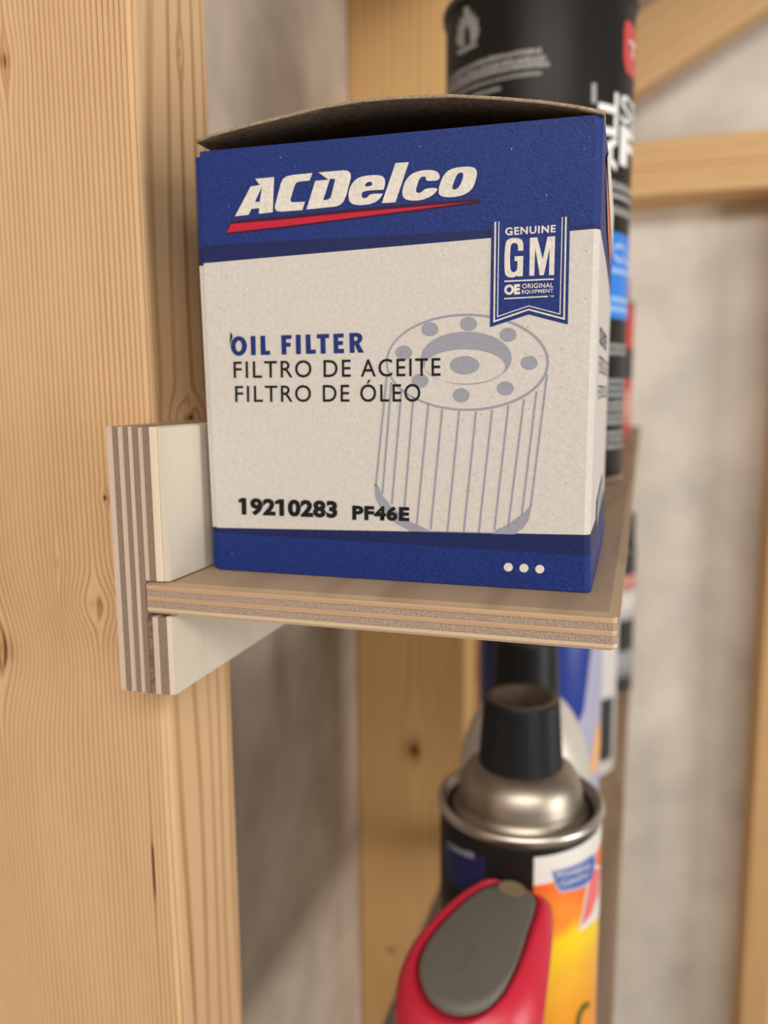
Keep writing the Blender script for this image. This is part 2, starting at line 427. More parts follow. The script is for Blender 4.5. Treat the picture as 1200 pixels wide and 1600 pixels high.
# plan profile: (kind, along-depth)
NF = 12
bm = bmesh.new(); grid = []
prof = []
prof += [('L', -.0006, Db), ('L', -.0022, Db*.5), ('L', -.0025, Db*.2), ('L', -.0021, .0016), ('L', -.0018, .0011), ('L', -.00002, .0010)]
for i in range(NF+1): prof.append(('F', i/NF, 0))
prof.append(('R', .0009, .0004)); prof.append(('R', .0013, .0013)); prof.append(('R', .0011, Db*.3)); prof.append(('R', .0006, Db*.65)); prof.append(('R', -.0003, Db-.001)); prof.append(('R', -.001, Db))
for i in range(len(rows)):
    ul, ur = rowu(i); ur -= .0012
    ring = []
    for (k, a, d) in prof:
        if k == 'L':
            z = rowz(i, 0); uu = ul+a
            if i in (3, 4): z -= .0004
            if i == 5: z -= .0009
            if i in (0, 5): uu += .0002*0
        elif k == 'F':
            z = rowz(i, a); uu = ul*(1-a)+ur*a
        else:
            z = rowz(i, 1); uu = ur+a
            if i == 3: z -= .006*min(1, d/Db)*1.2
            if i == 4: z -= .005*min(1, d/Db)*1.2
            if i == 5: z -= .0015*min(1, d/Db)
            if i == 2: z += .0*d
        if i == 0: z = ZC+ZT+.0002
        if i == 0 and k != 'F': z += 0.0003 if k == 'L' else 0
        bow = 0
        if k == 'F': bow = -.0004*math.sin(math.pi*a)*math.sin(math.pi*i/5) *0
        p = BL + u*uu + wdir*(d+bow); p.z = z
        ring.append(bm.verts.new(p))
    grid.append(ring)
band = [1, 2, 0, 2, 1]
# the bottom front edge really slopes a touch: keep it on the shelf
n = len(prof)
for i in range(len(rows)-1):
    for j in range(n):
        a, b = grid[i], grid[i+1]
        f = bm.faces.new((a[j], a[(j+1) % n], b[(j+1) % n], b[j])); f.material_index = band[i]
f = bm.faces.new(list(reversed(grid[0]))); f.material_index = 1
body = obj('carton', bm, [M['card'], M['blue'], M['blue_dark'], M['kraft']], bx)
md = body.modifiers.new('board', 'SOLIDIFY'); md.thickness = .0007; md.offset = -1; md.material_offset = 10; md.material_offset_rim = 10
# lid: raised, arched, hinged at the back
lidc = [(306, 219), (340, 206), (385, 194), (430, 183), (500, 166), (560, 156), (620, 150), (700, 147), (780, 150), (850, 157), (905, 165), (946, 174)]
topz = (TL.z+TR.z)/2
bm = bmesh.new(); NR = 8; lg = []
for r in range(NR+1):
    t = r/NR; row = []
    for i, (px, py) in enumerate(lidc):
        p = onF(px, py, .0006)
        s = i/(len(lidc)-1)
        q = BL + u*(-.0035*(1-s)+(Wb-.0035)*s) + wdir*(Db-.001); q.z = (TL.z*(1-s)+TR.z*s)+.0006
        v = p*(1-t)+q*t
        if r: v.z += .0010*math.sin(math.pi*t)
        row.append(bm.verts.new(v + Vector((0, 0, random.uniform(-.00012, .00012) if r == 0 else 0))))
    lg.append(row)
for a, b in zip(lg, lg[1:]):
    for i in range(len(a)-1):
        f = bm.faces.new((a[i], a[i+1], b[i+1], b[i])); f.material_index = 0; f.smooth = True
lid = obj('lid_flap', bm, [M['blue'], M['kraft'], M['kraft_edge']], bx)
lid['label'] = 'arched lid flap with its grey-brown kraft underside showing'
md = lid.modifiers.new('board', 'SOLIDIFY'); md.thickness = .0007; md.offset = -1; md.material_offset = 1; md.material_offset_rim = 2
# ---- print on the front
def A_(l): return [(340+x/5.4545, 240+y/5.4545) for x, y in l]
def B_(l): return [(540+x/5.4545, 230+y/5.4545) for x, y in l]
def G_(l): return [(750+x/7.5, 330+y/7.5) for x, y in l]
def K_(l): return [(580+x/2.857, 480+y/2.857) for x, y in l]
def T_(l): return [(350+x/3.4286, 500+y/3.4286) for x, y in l]
def N_(l): return [(340+x/3.529, 760+y/3.529) for x, y in l]
o1, o2, o3, o4 = .00006, .00012, .00018, .00024
print_on('swoosh_outline', poly_bm([[(352, 366), (361, 345.5), (540, 327.5), (640, 318.5), (749, 310.5), (750, 317), (657, 329.5), (540, 344.5), (440, 357)]]), ff(o1), M['maroon'], bx)  # printed dark maroon outline around the red swoosh
print_on('swoosh', poly_bm([[(354, 363.5), (361, 350), (440, 343.3), (540, 333), (640, 324), (737, 315.5), (657, 326.5), (540, 341.5), (440, 354)]]), ff(o2), M['red'], bx)
logo = [
 [A_([(148,535),(282,280),(360,268),(320,215),(482,200),(470,500),(352,513),(355,465),(288,472),(265,522)]), A_([(380,275),(318,413),(358,410)])],
 [A_([(808,165),(785,230),(700,238),(672,248),(658,270),(622,385),(622,405),(636,415),(745,410),(722,482),(540,495),(505,490),(488,468),(490,440),(540,250),(558,215),(590,193),(640,182)])],
 [A_([(757,477),(832,232),(945,222),(858,160),(1080,142),(1112,148),(1132,168),(1137,200),(1098,355),(1072,412),(1040,440),(1000,452)]), A_([(957,216),(1003,215),(965,372),(940,392),(900,398)])],
 [chaikin(B_([(318,395),(290,445),(230,482),(130,497),(50,485),(22,440),(30,350),(80,275),(150,243),(290,235),(335,262),(338,310),(325,362),(325,362),(150,372),(135,400),(140,430),(165,437),(190,425),(205,398),(318,395)])), chaikin(B_([(158,336),(175,305),(205,292),(228,300),(225,332)]))],
 [B_([(425,135),(540,127),(425,470),(308,477)])],
 [chaikin(B_([(803,285),(800,225),(760,195),(650,195),(560,225),(505,290),(480,380),(490,430),(530,455),(640,455),(720,425),(770,385),(790,345),(680,350),(650,382),(620,392),(598,380),(605,340),(630,265),(660,248),(688,255),(682,290)]))],
 [chaikin(B_([(790,370),(810,290),(850,215),(920,175),(1040,163),(1105,175),(1125,215),(1100,320),(1060,380),(980,418),(870,430),(800,415)])), chaikin(B_([(905,350),(925,290),(950,230),(985,212),(1006,228),(995,280),(965,345),(925,365)]))]]
print_on('brand_lettering', join([poly_bm(l) for l in logo]), ff(o3), M['white'], bx)
# filter drawing
dr = []
def ring(cx, cy, a, b, wl, wr, n=72):
    out = ellipse(cx, cy, a, b, n); inn = [(cx+(x-cx)*(1-(wl+(wr-wl)*(.5+.5*(x-cx)/a))/a), cy+(y-cy)*(1-(wl+(wr-wl)*(.5+.5*(x-cx)/a))/b)) for x, y in out]
    bm = bmesh.new(); vo = [bm.verts.new((x, y, 0)) for x, y in out]; vi = [bm.verts.new((x, y, 0)) for x, y in inn]
    for i in range(n): bm.faces.new((vo[i], vo[(i+1) % n], vi[(i+1) % n], vi[i]))
    return bm
dr.append(ring(730.5, 566, 127.5, 76, 3.0, 4.2))
dr.append(poly_bm([ellipse(728.5, 559.5, 71, 41.5), ellipse(726.5, 572.5, 63, 27)]))
dr.append(poly_bm([ellipse(726, 570.5, 23, 14.3)]))
for (x, y) in ((671.7,514.3),(732,506),(794,523),(826.8,566.8),(789.3,606.7),(720.7,617.5),(656.3,594.8),(630.8,551)):
    dr.append(poly_bm([ellipse(x, y, 13.2, 11, 24)]))
for a, b in (((70,300),(20,800)),((90,335),(50,835)),((135,368),(92,880)),((188,400),(145,940)),((255,432),(203,970)),((317,455),(265,992)),((393,462),(340,1003)),((468,465),(413,1005)),((540,458),(480,1008)),((612,440),(550,995)),((682,412),(612,975)),((738,375),(672,930)),((785,300),(712,890))):
    (p, q) = K_([a, b]); dr.append(poly_bm([seg_poly(p, q, 3.3)]))
dr.append(poly_bm([K_([(14,790),(28,790),(50,840),(95,895),(160,950),(270,1001),(175,1001),(110,965),(50,915),(18,850)])]))
dr.append(poly_bm([K_([(718,880),(672,925),(612,968),(550,1000),(545,1012),(640,1014),(680,985),(705,945)])]))
dr.append(poly_bm([seg_poly((672, 830.2), (772, 832.8), 1.6)]))
print_on('filter_drawing', join(dr), ff(o1), M['grey'], bx)
# texts
def front_text(name, s, quad, m, off, bold=0.0, space=1.0):
    return print_on(name, fit_quad(text_bm(s, bold, space), *quad), ff(off), m, bx)
title = [
 [ellipse(79, 139, 43, 52.5, 40), ellipse(79, 139, 17, 30, 40)],
 [[(142,86),(168,85),(170,187),(145,188)]],
 [[(194,85),(220,84),(223,165),(246,164),(247,186),(197,187)]],
 [[(306,82),(362,80),(361,101),(332,102),(333,122),(357,121),(356,142),(333,143),(335,184),(309,185)]],
 [[(384,79),(410,78),(412,182),(386,183)]],
 [[(437,78),(462,77),(465,159),(491,158),(492,180),(439,181)]],
 [[(497,76),(563,74),(562,96),(542,97),(545,179),(518,180),(516,98),(497,98)]],
 [[(586,74),(641,72),(641,93),(611,94),(611,113),(637,112),(637,133),(612,134),(613,155),(643,154),(643,177),(588,178)]],
 [[(671,70),(710,68),(730,73),(741,86),(741,103),(734,116),(723,124),(749,174),(720,175),(700,130),(698,130),(700,175),(674,176)], [(697,88),(697,112),(709,111),(716,105),(716,94),(709,88)]]]
print_on('title_lettering', join([poly_bm([T_(l) for l in L_]) for L_ in title]), ff(o2), M['blue'], bx)
front_text('subtitle_lettering', 'FILTRO DE ACEITE', T_([(50,222),(1160,202),(1160,300),(52,312)]), M['black'], o2, .004, 1.15)
front_text('subtitle_lettering', 'FILTRO DE ÓLEO', T_([(58,330),(1052,316),(1052,438),(60,440)]), M['black'], o2, .004, 1.15)
front_text('number_lettering', '19210283', N_([(131,62),(660,80),(660,178),(133,158)]), M['black'], o2, .05, 1.05)
print_on('number_lettering', join([poly_bm([N_([(114,74),(134,62),(140,64),(140,84),(117,90)])]), poly_bm([N_([(314,84),(334,71),(342,72),(342,94),(318,98)])])]), ff(o3), M['black'], bx)
front_text('number_lettering', 'PF46E', N_([(742,102),(1058,112),(1057,193),(742,185)]), M['black'], o2, .05, 1.1)
print_on('ink_mark', poly_bm([[(360, 518), (363.5, 525), (361, 532), (358.5, 540)]]), ff(o3), M['black'], bx)
print_on('printed_dots', join([poly_bm([ellipse(x, y, 7.1, 6.7, 28)]) for x, y in ((794.3, 886.3), (818.6, 887.7), (843.4, 889.3))]), ff(o2), M['white'], bx)
# badge
bd = print_on('badge', poly_bm([G_([(135,120),(115,1358),(570,1208),(1028,1325),(1055,120)])]), ff(o2), M['blue'], bx)
ln = []
def pl(pts, wd):
    pts = G_(pts)
    # mitred polyline
    L_, R_ = [], []
    for i, p in enumerate(pts):
        p = Vector(p)
        d1 = (p-Vector(pts[i-1])).normalized() if i else (Vector(pts[1])-p).normalized()
        d2 = (Vector(pts[i+1])-p).normalized() if i < len(pts)-1 else d1
        n1 = Vector((-d1.y, d1.x)); n2 = Vector((-d2.y, d2.x)); mm = (n1+n2).normalized(); k = wd/2/max(.3, mm.dot(n1))
        L_.append(p+mm*k); R_.append(p-mm*k)
    b = bmesh.new(); l = [b.verts.new((*p, 0)) for p in L_]; r = [b.verts.new((*p, 0)) for p in R_]
    for i in range(len(pts)-1): b.faces.new((l[i], l[i+1], r[i+1], r[i]))
    ln.append(b)
pl([(180,125),(165,1292),(570,1152),(985,1262),(1008,65)], 2.6)
pl([(222,120),(205,1235),(570,1110),(937,1206),(965,70)], 1.5)
pl([(285,822),(865,795)], 2.3); pl([(283,1025),(795,998)], 2.0)
print_on('badge_border', join(ln), ff(o3), M['white'], bd)
bt = []
def btxt(s, q, bold, sp=1.0): bt.append(fit_quad(text_bm(s, bold, sp), *G_(q)))
btxt('GENUINE', [(295,192),(888,158),(885,248),(297,286)], .03, 1.15)
btxt('OE', [(283,862),(470,852),(470,975),(283,984)], .06)
btxt('ORIGINAL', [(492,850),(860,838),(858,893),(495,907)], .02, 1.1)
btxt('EQUIPMENT', [(490,924),(858,908),(860,960),(490,974)], .02, 1.1)
btxt('TM', [(815,988),(865,986),(865,1004),(815,1006)], .02)
bt.append(poly_bm([G_([(578,757),(585,312),(672,307),(735,560),(792,300),(880,293),(868,748),(808,750),(815,430),(748,750),(700,752),(648,430),(635,755)])]))
bt.append(poly_bm([chaikin(G_([(508,462),(508,370),(480,322),(400,310),(330,325),(297,375),(285,540),(288,700),(300,755),(345,778),(400,775),(430,752),(440,765),(440,765),(500,762),(500,762),(508,525),(508,525),(405,530),(405,530),(405,585),(405,585),(440,585),(440,585),(436,690),(400,718),(365,705),(350,640),(355,420),(375,378),(410,370),(440,385),(446,420),(446,462),(446,462),(508,462)]), 1)]))
print_on('badge_lettering', join(bt), ff(o3), M['white'], bd)
# right side face print
ur5 = rowu(3)[1]
nr = u
RP = BL + u*(rowu(2)[1]+.0004)
def onR(s, t, off=.0003):
    """s depth fraction 0..1, t height fraction 0..1 between lower and upper white boundary"""
    p0 = onF(921, 836); p1 = onF(937, 357)
    b = p0*(1-t)+p1*t
    d = s*Db
    b = b + u*(-.0012 + (.0013+(.0011-.0013)*s/.3 if s < .3 else .0011-(.0005)*(s-.3)/.35) + off) + wdir*d
    return b
for s_, t0, bold in (('OIL FILTER', .645, .04), ('FILTRO DE ACEITE', .545, .0), ('FILTRO DE ÓLEO', .455, .0)):
    wd_ = .42 if s_ == 'OIL FILTER' else .62
    b = fit_quad(text_bm(s_, bold, 1.1), (.12, t0+.062), (.12+wd_, t0+.062), (.12+wd_, t0), (.12, t0))
    print_on('side_lettering', b, lambda x, y: onR(x, y), M['blue_dark'] if s_ == 'OIL FILTER' else M['black'], bx, .1)
print_on('side_swoosh', poly_bm([[(.12, 1.24), (.3, 1.16), (.6, 1.06), (.6, 1.0), (.3, 1.08)]]), lambda x, y: onR(x, y), M['orange'], bx, .1)
print_on('side_swoosh', poly_bm([[(.15, 1.27), (.25, 1.33), (.75, 1.25), (.75, 1.07), (.5, 1.14), (.3, 1.2)]]), lambda x, y: onR(x, y), M['white'], bx, .1)
print_on('side_code', poly_bm([[(.25, .07), (.6, .13), (.6, .03), (.25, -.03)]]), lambda x, y: onR(x, y), M['grey'], bx, .1)
# ------------------------------------------------------------------ cans
STEEL = mat('can_steel', (.40, .35, .29), .42, .5, 1.0, var=.12, vscale=60)
STEEL_B = mat('can_steel_bright', (.62, .58, .52), .34, .5, 1.0, var=.1, vscale=60)
CAPB = mat('cap_black', (.010, .011, .012), .42, .3)
CAPW = mat('cap_top_brown', (.10, .072, .052), .8, .3, var=.25, vscale=200)  # brownish tone for the flat tops of the black caps
BLACKP = mat('can_black_paint', (.013, .011, .010), .42, .2)
NAVYP = mat('can_navy', (.010, .014, .085), .35, .5)
BLUEP = mat('can_blue_paint', (.018, .045, .30), .32, .5)
PALEB = mat('can_pale_blue', (.42, .42, .58), .4, .4)
WHITEP = mat('can_white_paint', (.74, .72, .68), .4, .4)
REDP = mat('can_red_paint', (.55, .05, .05), .4, .4)
PINKP = mat('can_pink_print', (.72, .30, .26), .5, .4)
GREYT = mat('can_grey_print', (.36, .37, .38), .5, .4)
DGREY = mat('can_dark_grey', (.04, .04, .042), .4, .4)
SKYB = mat('can_sky_blue', (.02, .22, .78), .4, .4)
SKYL = mat('can_sky_light', (.28, .50, .85), .4, .4)
WHT2 = mat('can_bright_white', (.85, .86, .84), .4, .4)
LGREY = mat('can_lettering_grey', (.33, .32, .31), .5, .4)
def cyl_hit(cx, cy, r, px, py):
    d = ray(px, py); ox, oy = CAM.x-cx, CAM.y-cy
    a = d.x*d.x+d.y*d.y; b = 2*(ox*d.x+oy*d.y); c_ = ox*ox+oy*oy-r*r
    disc = max(0, b*b-4*a*c_); t = (-b-math.sqrt(disc))/(2*a)
    p = CAM+d*t
    return math.atan2(p.y-cy, p.x-cx), p.z
def can(name, cx, cy, r, base, h, bodym, rimm, label, cat, group=None):
    t = empty(name, (cx, cy, base), label, cat, group)
    obj('can_body', lathe([(r*.93, .0), (r, .003), (r, h-.003), (r*.985, h)], cx, cy, base, 96), bodym, t, smooth=True)
    b2 = lathe([(r*.90, 0.0006), (r*1.012, .0008), (r*1.02, .0022), (r*1.004, .0036)], cx, cy, base-.0004, 96)
    obj('base_rim', b2, rimm, t, smooth=True)
    return t
def wrap(cx, cy, r):
    """(angle, world z) -> point just outside the can wall"""
    return lambda a, z: Vector((cx+r*math.cos(a), cy+r*math.sin(a), z))
# --- black can standing on the upper shelf
KY = .43
rk = (onY(996, 100, KY).x - onY(697, 100, KY).x)/2*.975
ck = (onY(996, 100, KY).x + onY(697, 100, KY).x)/2
ky = KY
zr = onY(842, 33, KY).z
hb = zr-(ZC+ZT)
kc = can('foam_can', ck, ky, rk, ZC+ZT, hb, BLACKP, STEEL, 'tall black spray can with red tab and sky-blue band behind the filter box', 'can')
obj('top_rim', lathe([(rk*.99, 0), (rk*1.03, .001), (rk*1.035, .0035), (rk*1.0, .0045), (rk*.95, .0035), (rk*.93, .003)], ck, ky, zr-.001, 96), DGREY, kc, smooth=True)
obj('dome', lathe([(rk*.94, 0), (rk*.80, .008), (rk*.55, .016), (rk*.35, .019), (rk*.2, .02)], ck, ky, zr+.001, 64), DGREY, kc, smooth=True)
obj('nozzle', lathe([(rk*.28, 0), (rk*.26, .02), (rk*.18, .022), (rk*.12, .045)], ck, ky, zr+.0205, 32), CAPB, kc, smooth=True)
RW = rk+.0002
wk = wrap(ck, ky, RW)
def hk(px, py): return cyl_hit(ck, ky, RW, px, py)
def kprint(name, loops_px, m, off=0.0):
    ls = [[hk(*p) for p in l] for l in loops_px]
    return print_on(name, poly_bm(ls), wrap(ck, ky, RW+off), m, kc, .06)
# flame pictogram
def FL(l): return [(690+x/6.667, y/6.667) for x, y in l]
kprint('flame_pictogram', [FL([(165,470),(145,370),(170,390),(165,240),(195,290),(190,170),(225,210),(235,70),(285,75),(310,170),(335,120),(350,210),(380,170),(375,270),(395,290),(375,390),(345,440),(290,455),(300,400),(290,310),(265,255),(240,310),(235,400),(245,460),(205,490)]),], LGREY)
kprint('flame_pictogram', [FL([(155,545),(180,520),(370,440),(365,480),(200,570),(165,568)])], LGREY)
# small print: rows of tiny unreadable strokes
def small_rows(a0, a1, z, h, m, name='small_print', fill=.8, par=None, wr=None, step=.035):
    bms = []; a = a0
    while a < a1:
        l = random.uniform(step*.6, step*1.8)
        b = min(a1, a+l)
        bms.append(poly_bm([[(a, z), (b, z), (b, z+h*random.uniform(.7, 1)), (a, z+h*random.uniform(.7, 1))]]))
        a = b+step*.25
    print_on(name, join(bms), wr or wk, m, par or kc, .06)
a1, z1 = hk(848, 79)
aL = hk(699, 128)[0]
for i, (px, py) in enumerate(((846, 78), (853, 90), (858, 99), (847, 112))):
    a, z = hk(px, py)
    small_rows(aL, a, z-.0012, .0024 if i < 3 else .0016, LGREY)
a, z = hk(782, 137); small_rows(aL, a, z-.001, .0018, LGREY)
kprint('label_line', [[(925, 130), (931.5, 130), (931.5, 162), (924.5, 160)]], GREYT)
# red tab and its letter
ar, zt_ = hk(980, 30); aend = ar+.55
z0_ = hk(974, 110)[1]; z1_ = hk(976, 28)[1]
a0_ = hk(974.5, 70)[0]
rt = print_on('red_tab', poly_bm([[(a0_+.05, z1_), (a0_+.8, z1_), (a0_+.8, z0_), (a0_+.08, z0_), (a0_+.03, z0_+.003), (a0_, z0_+.007), (a0_, z1_-.005), (a0_+.015, z1_-.002)]]), wk, REDP, kc, .06)
print_on('tab_lettering', fit_quad(text_bm('T', .02), (a0_+.12, z0_+(z1_-z0_)*.66), (a0_+.34, z0_+(z1_-z0_)*.66), (a0_+.34, z0_+(z1_-z0_)*.36), (a0_+.12, z0_+(z1_-z0_)*.36)), wrap(ck, ky, RW+.0002), WHT2, rt, .06)
# big lettering
def ktext(s, pxl, pyt, pxr, pyb, m, bold, rotated=False, name='big_lettering'):
    b = text_bm(s, bold)
    if rotated:
        for v in b.verts: v.co = Vector((1-v.co.y, v.co.x, 0))
    al = hk(pxl, (pyt+pyb)/2)[0]; ar_ = hk(pxr, (pyt+pyb)/2)[0]
    zt1 = hk(pxl, pyt)[1]; zb1 = hk(pxl, pyb)[1]
    return print_on(name, fit_quad(b, (al, zt1), (ar_, zt1), (ar_, zb1), (al, zb1)), wk, m, kc, .06)
ktext('ALL', 934, 137, 965, 262, WHT2, .035, True)
ktext('SE', 970, 145, 991.0, 190, WHT2, .01)
ktext('F', 969, 194, 988, 257, WHT2, .05)
for y in (283, 322):
    a, z = hk(954, y); small_rows(a-.1, a+.75, z-.003, .004, LGREY)
a, z = hk(954, 300); print_on('label_line', poly_bm([[(a-.1, z), (a+.8, z), (a+.8, z-.002), (a-.1, z-.002)]]), wk, GREYT, kc, .06)
def kband(py0, py1, m, par=None):
    a, z0 = hk(958, py0); z1 = hk(958, py1)[1]
    return print_on('colour_band', poly_bm([[(a-.3, z0), (a+1.0, z0), (a+1.0, z1), (a-.3, z1)]]), wk, m, kc, .06)
bb = kband(362, 497, SKYB)
ktext('CLE', 958, 378, 1000, 408, WHT2, .03, name='band_lettering').parent
for y in (418, 463, 478):
    a, z = hk(958, y); print_on('band_lettering', poly_bm([[(a-.1, z), (a+.8, z), (a+.8, z-.0025), (a-.1, z-.0025)]]), wrap(ck, ky, RW+.0002), SKYL, kc, .06)
for y in (535, 545, 590, 601, 612, 625, 634, 645, 655, 672, 682, 693):
    a, z = hk(955, y); small_rows(a-.1, a+.8, z-.0025, .0022, GREYT)
# --- red can farther along the upper shelf
RY = .80; rr_ = .031
xr_ = onY(987, 600, RY).x - rr_
rc = can('spray_can', xr_, RY, rr_, ZC+ZT, .120, REDP, STEEL, 'red spray can farther along the upper shelf, a sliver behind the black can', 'can')
zz = ZC+ZT
for z0, z1, m in ((.012, .045, PINKP), (.055, .082, DGREY)):
    obj('label_band', lathe([(rr_+.0003, z0), (rr_+.0003, z1)], xr_, RY, zz, 48), m, rc, smooth=True)
obj('top_rim', lathe([(rr_, 0), (rr_*1.03, .001), (rr_*1.02, .003), (rr_*.9, .003)], xr_, RY, zz+.12, 48), STEEL, rc, smooth=True)
obj('spray_cap', lathe([(rr_*.86, 0), (rr_*.84, .02), (rr_*.74, .024)], xr_, RY, zz+.1232, 48), REDP, rc, smooth=True)
# --- cleaner cans on the lower shelf
zs2 = ZC+Z2
CY = .335
rc1 = (onY(942, 1268, CY).x-onY(690, 1268, CY).x)/2*.985
cx1 = (onY(942, 1268, CY).x+onY(690, 1268, CY).x)/2
zrim = onY(816, 1244, CY).z
def cleaner(cx, cy, label, dome):
    t = can('spray_can', cx, cy, rc1, zs2, zrim-zs2-.003, BLACKP, STEEL, label, 'can', None)
    r = rc1
    obj('top_rim', lathe([(r*.985, 0), (r*1.03, .0012), (r*1.045, .003), (r*1.03, .0046), (r*.98, .0052), (r*.955, .0045), (r*.94, .002), (r*.90, .001)], cx, cy, zrim-.0045, 96), STEEL_B, t, smooth=True)
    obj('shoulder', lathe([(r*.93, -.003), (r*.875, -.0035), (r*.84, -.002), (r*.795, -.001), (r*.775, .002), (r*.765, .006), (r*.735, .0105), (r*.66, .0145), (r*.56, .0168), (r*.50, .0175)], cx, cy, zrim-.001, 96), dome, t, smooth=True)
    h0 = .0165; hc = .0295
    rb, rt_ = r*.515, r*.455
    cap = obj('spray_cap', lathe([(rb*.98, h0), (rb, h0+.001), (rt_*1.01, h0+hc-.0012), (rt_*.97, h0+hc), (rt_*.72, h0+hc), (rt_*.70, h0+hc-.006), (rt_*.25, h0+hc-.008)], cx, cy, zrim-.001, 120, rib=.00025, ribr=(h0+.0009, h0+hc-.0011)), CAPB, t, smooth=False)
    obj('cap_top', lathe([(rt_*.985, h0+hc+.0001), (rt_*.985, h0+hc+.0004), (rt_*.72, h0+hc+.0004), (rt_*.70, h0+hc-.0058)], cx, cy, zrim-.001, 64), CAPW, t, smooth=True)
    return t
c1 = cleaner(cx1, CY, 'spray can with black cap and orange and yellow flame label, right behind the red tool', STEEL)
WDOME = mat('dome_white', (.70, .66, .60), .38, .5, .35, var=.1, vscale=80)
CY2 = CY+.072
cx2 = onY(820, 1160, CY2).x
rk2 = .0365; zr2 = onY(820, 1262, CY2).z
c2 = can('spray_can', cx2, CY2, rk2, zs2, zr2-zs2-.003, BLACKP, STEEL, 'spray can with tall pale bell-shaped shoulder and black cap, second from the front', 'can')
obj('top_rim', lathe([(rk2*.985, 0), (rk2*1.02, .0012), (rk2*1.03, .003), (rk2*1.015, .0046), (rk2*.98, .0052), (rk2*.94, .002)], cx2, CY2, zr2-.0045, 96), STEEL_B, c2, smooth=True)
kpx = (CY2)/F
zz_ = [(.0348, -.002), (.0345, .004), (105*kpx, onY(820, 1190, CY2).z-zr2), (100*kpx, onY(820, 1163, CY2).z-zr2), (88*kpx, onY(820, 1131, CY2).z-zr2), (78*kpx, onY(820, 1114, CY2).z-zr2), (66*kpx, onY(820, 1098, CY2).z-zr2), (52*kpx, onY(820, 1088, CY2).z-zr2)]
obj('shoulder', lathe(zz_, cx2, CY2, zr2, 96), WDOME, c2, smooth=True)
zt2 = zz_[-1][1]; rb = 54*kpx
obj('spray_cap', lathe([(rb*.98, zt2-.001), (rb, zt2), (rb*.93, zt2+.031), (rb*.90, zt2+.032), (rb*.65, zt2+.032), (rb*.62, zt2+.026)], cx2, CY2, zr2, 120, rib=.00025, ribr=(zt2+.0005, zt2+.0305)), CAPB, c2)
obj('cap_top', lathe([(rb*.915, zt2+.0321), (rb*.915, zt2+.0324), (rb*.65, zt2+.0324), (rb*.63, zt2+.0262)], cx2, CY2, zr2, 64), CAPW, c2, smooth=True)
# labels of the first can
R1 = rc1+.0002
def h1(px, py): return cyl_hit(cx1, CY, R1, px, py)
W1 = wrap(cx1, CY, R1); W2 = wrap(cx1, CY, R1+.0002); W3 = wrap(cx1, CY, R1+.0004)
FLAME = bpy.data.materials.new('flame_print'); FLAME.use_nodes = True; N, L = nt(FLAME)
b = N['Principled BSDF']; b.inputs['Roughness'].default_value = .35
tc = N.new('ShaderNodeTexCoord'); sp = N.new('ShaderNodeSeparateXYZ'); L.new(tc.outputs['Object'], sp.inputs[0])
nz = N.new('ShaderNodeTexNoise'); nz.inputs['Scale'].default_value = 45; nz.inputs['Detail'].default_value = 3; L.new(tc.outputs['Object'], nz.inputs['Vector'])
ad = N.new('ShaderNodeMath'); ad.operation = 'MULTIPLY_ADD'; L.new(nz.outputs['Fac'], ad.inputs[0]); ad.inputs[1].default_value = .030; L.new(sp.outputs['Z'], ad.inputs[2])
mr = N.new('ShaderNodeMapRange'); L.new(ad.outputs[0], mr.inputs['Value'])
ztop = h1(836, 1338)[1]-zs2; zbot = h1(890, 1600)[1]-zs2
mr.inputs['From Min'].default_value = zbot+.015; mr.inputs['From Max'].default_value = ztop+.010
cr = N.new('ShaderNodeValToRGB'); L.new(mr.outputs[0], cr.inputs['Fac'])
e = cr.color_ramp.elements; e[0].position = 0; e[0].color = (.80,.30,.02,1); e[1].position = 1.0; e[1].color = (.85,.12,.02,1)
for p_, c_ in ((.25, (.85,.42,.03,1)), (.45, (.88,.60,.015,1)), (.58, (.90,.64,.01,1)), (.72, (.88,.27,.03,1)), (.88, (.86,.14,.025,1))):
    k = e.new(p_); k.color = c_
L.new(cr.outputs['Color'], b.inputs['Base Color'])
aP = h1(833, 1420)[0]; zP1 = ztop+zs2-.0005
zP0 = zs2+.01
zO = h1(836, 1380)[1]
print_on('flame_panel', poly_bm([[(aP, zP0), (aP+1.5, zP0), (aP+1.5, zO+.006), (aP+.7, zO+.003), (aP+.3, zO), (aP, zO-.001)]]), W1, FLAME, c1, .05)
print_on('white_panel', poly_bm([[(aP, zO-.001), (aP+.3, zO), (aP+.7, zO+.003), (aP+1.5, zO+.006), (aP+1.5, zP1+.0035), (aP, zP1)]]), W1, WHITEP, c1, .05)
ZB_ = mat('shield_blue', (.05, .12, .42), .4, .4)
shp = [(865, 1362), (925, 1337), (928, 1340), (925, 1372), (905, 1384), (876, 1390), (868, 1376)]
sh_o = [(861, 1360), (926, 1333), (931, 1338), (928, 1376), (906, 1388), (873, 1394), (866, 1380)]
print_on('badge_outline', poly_bm([[h1(*p) for p in sh_o]]), W2, PALEB, c1, .05)
sb = print_on('badge', poly_bm([[h1(*p) for p in shp]]), W3, ZB_, c1, .05)
W4 = wrap(cx1, CY, R1+.0006)
print_on('badge_lettering', join([fit_quad(text_bm('POWERFUL', .01), h1(869, 1362), h1(921, 1345), h1(921, 1354), h1(870, 1371)),
     fit_quad(text_bm('CLEANING', .01), h1(873, 1375), h1(919, 1360), h1(917, 1368), h1(875, 1384))]), W4, WHITEP, sb)
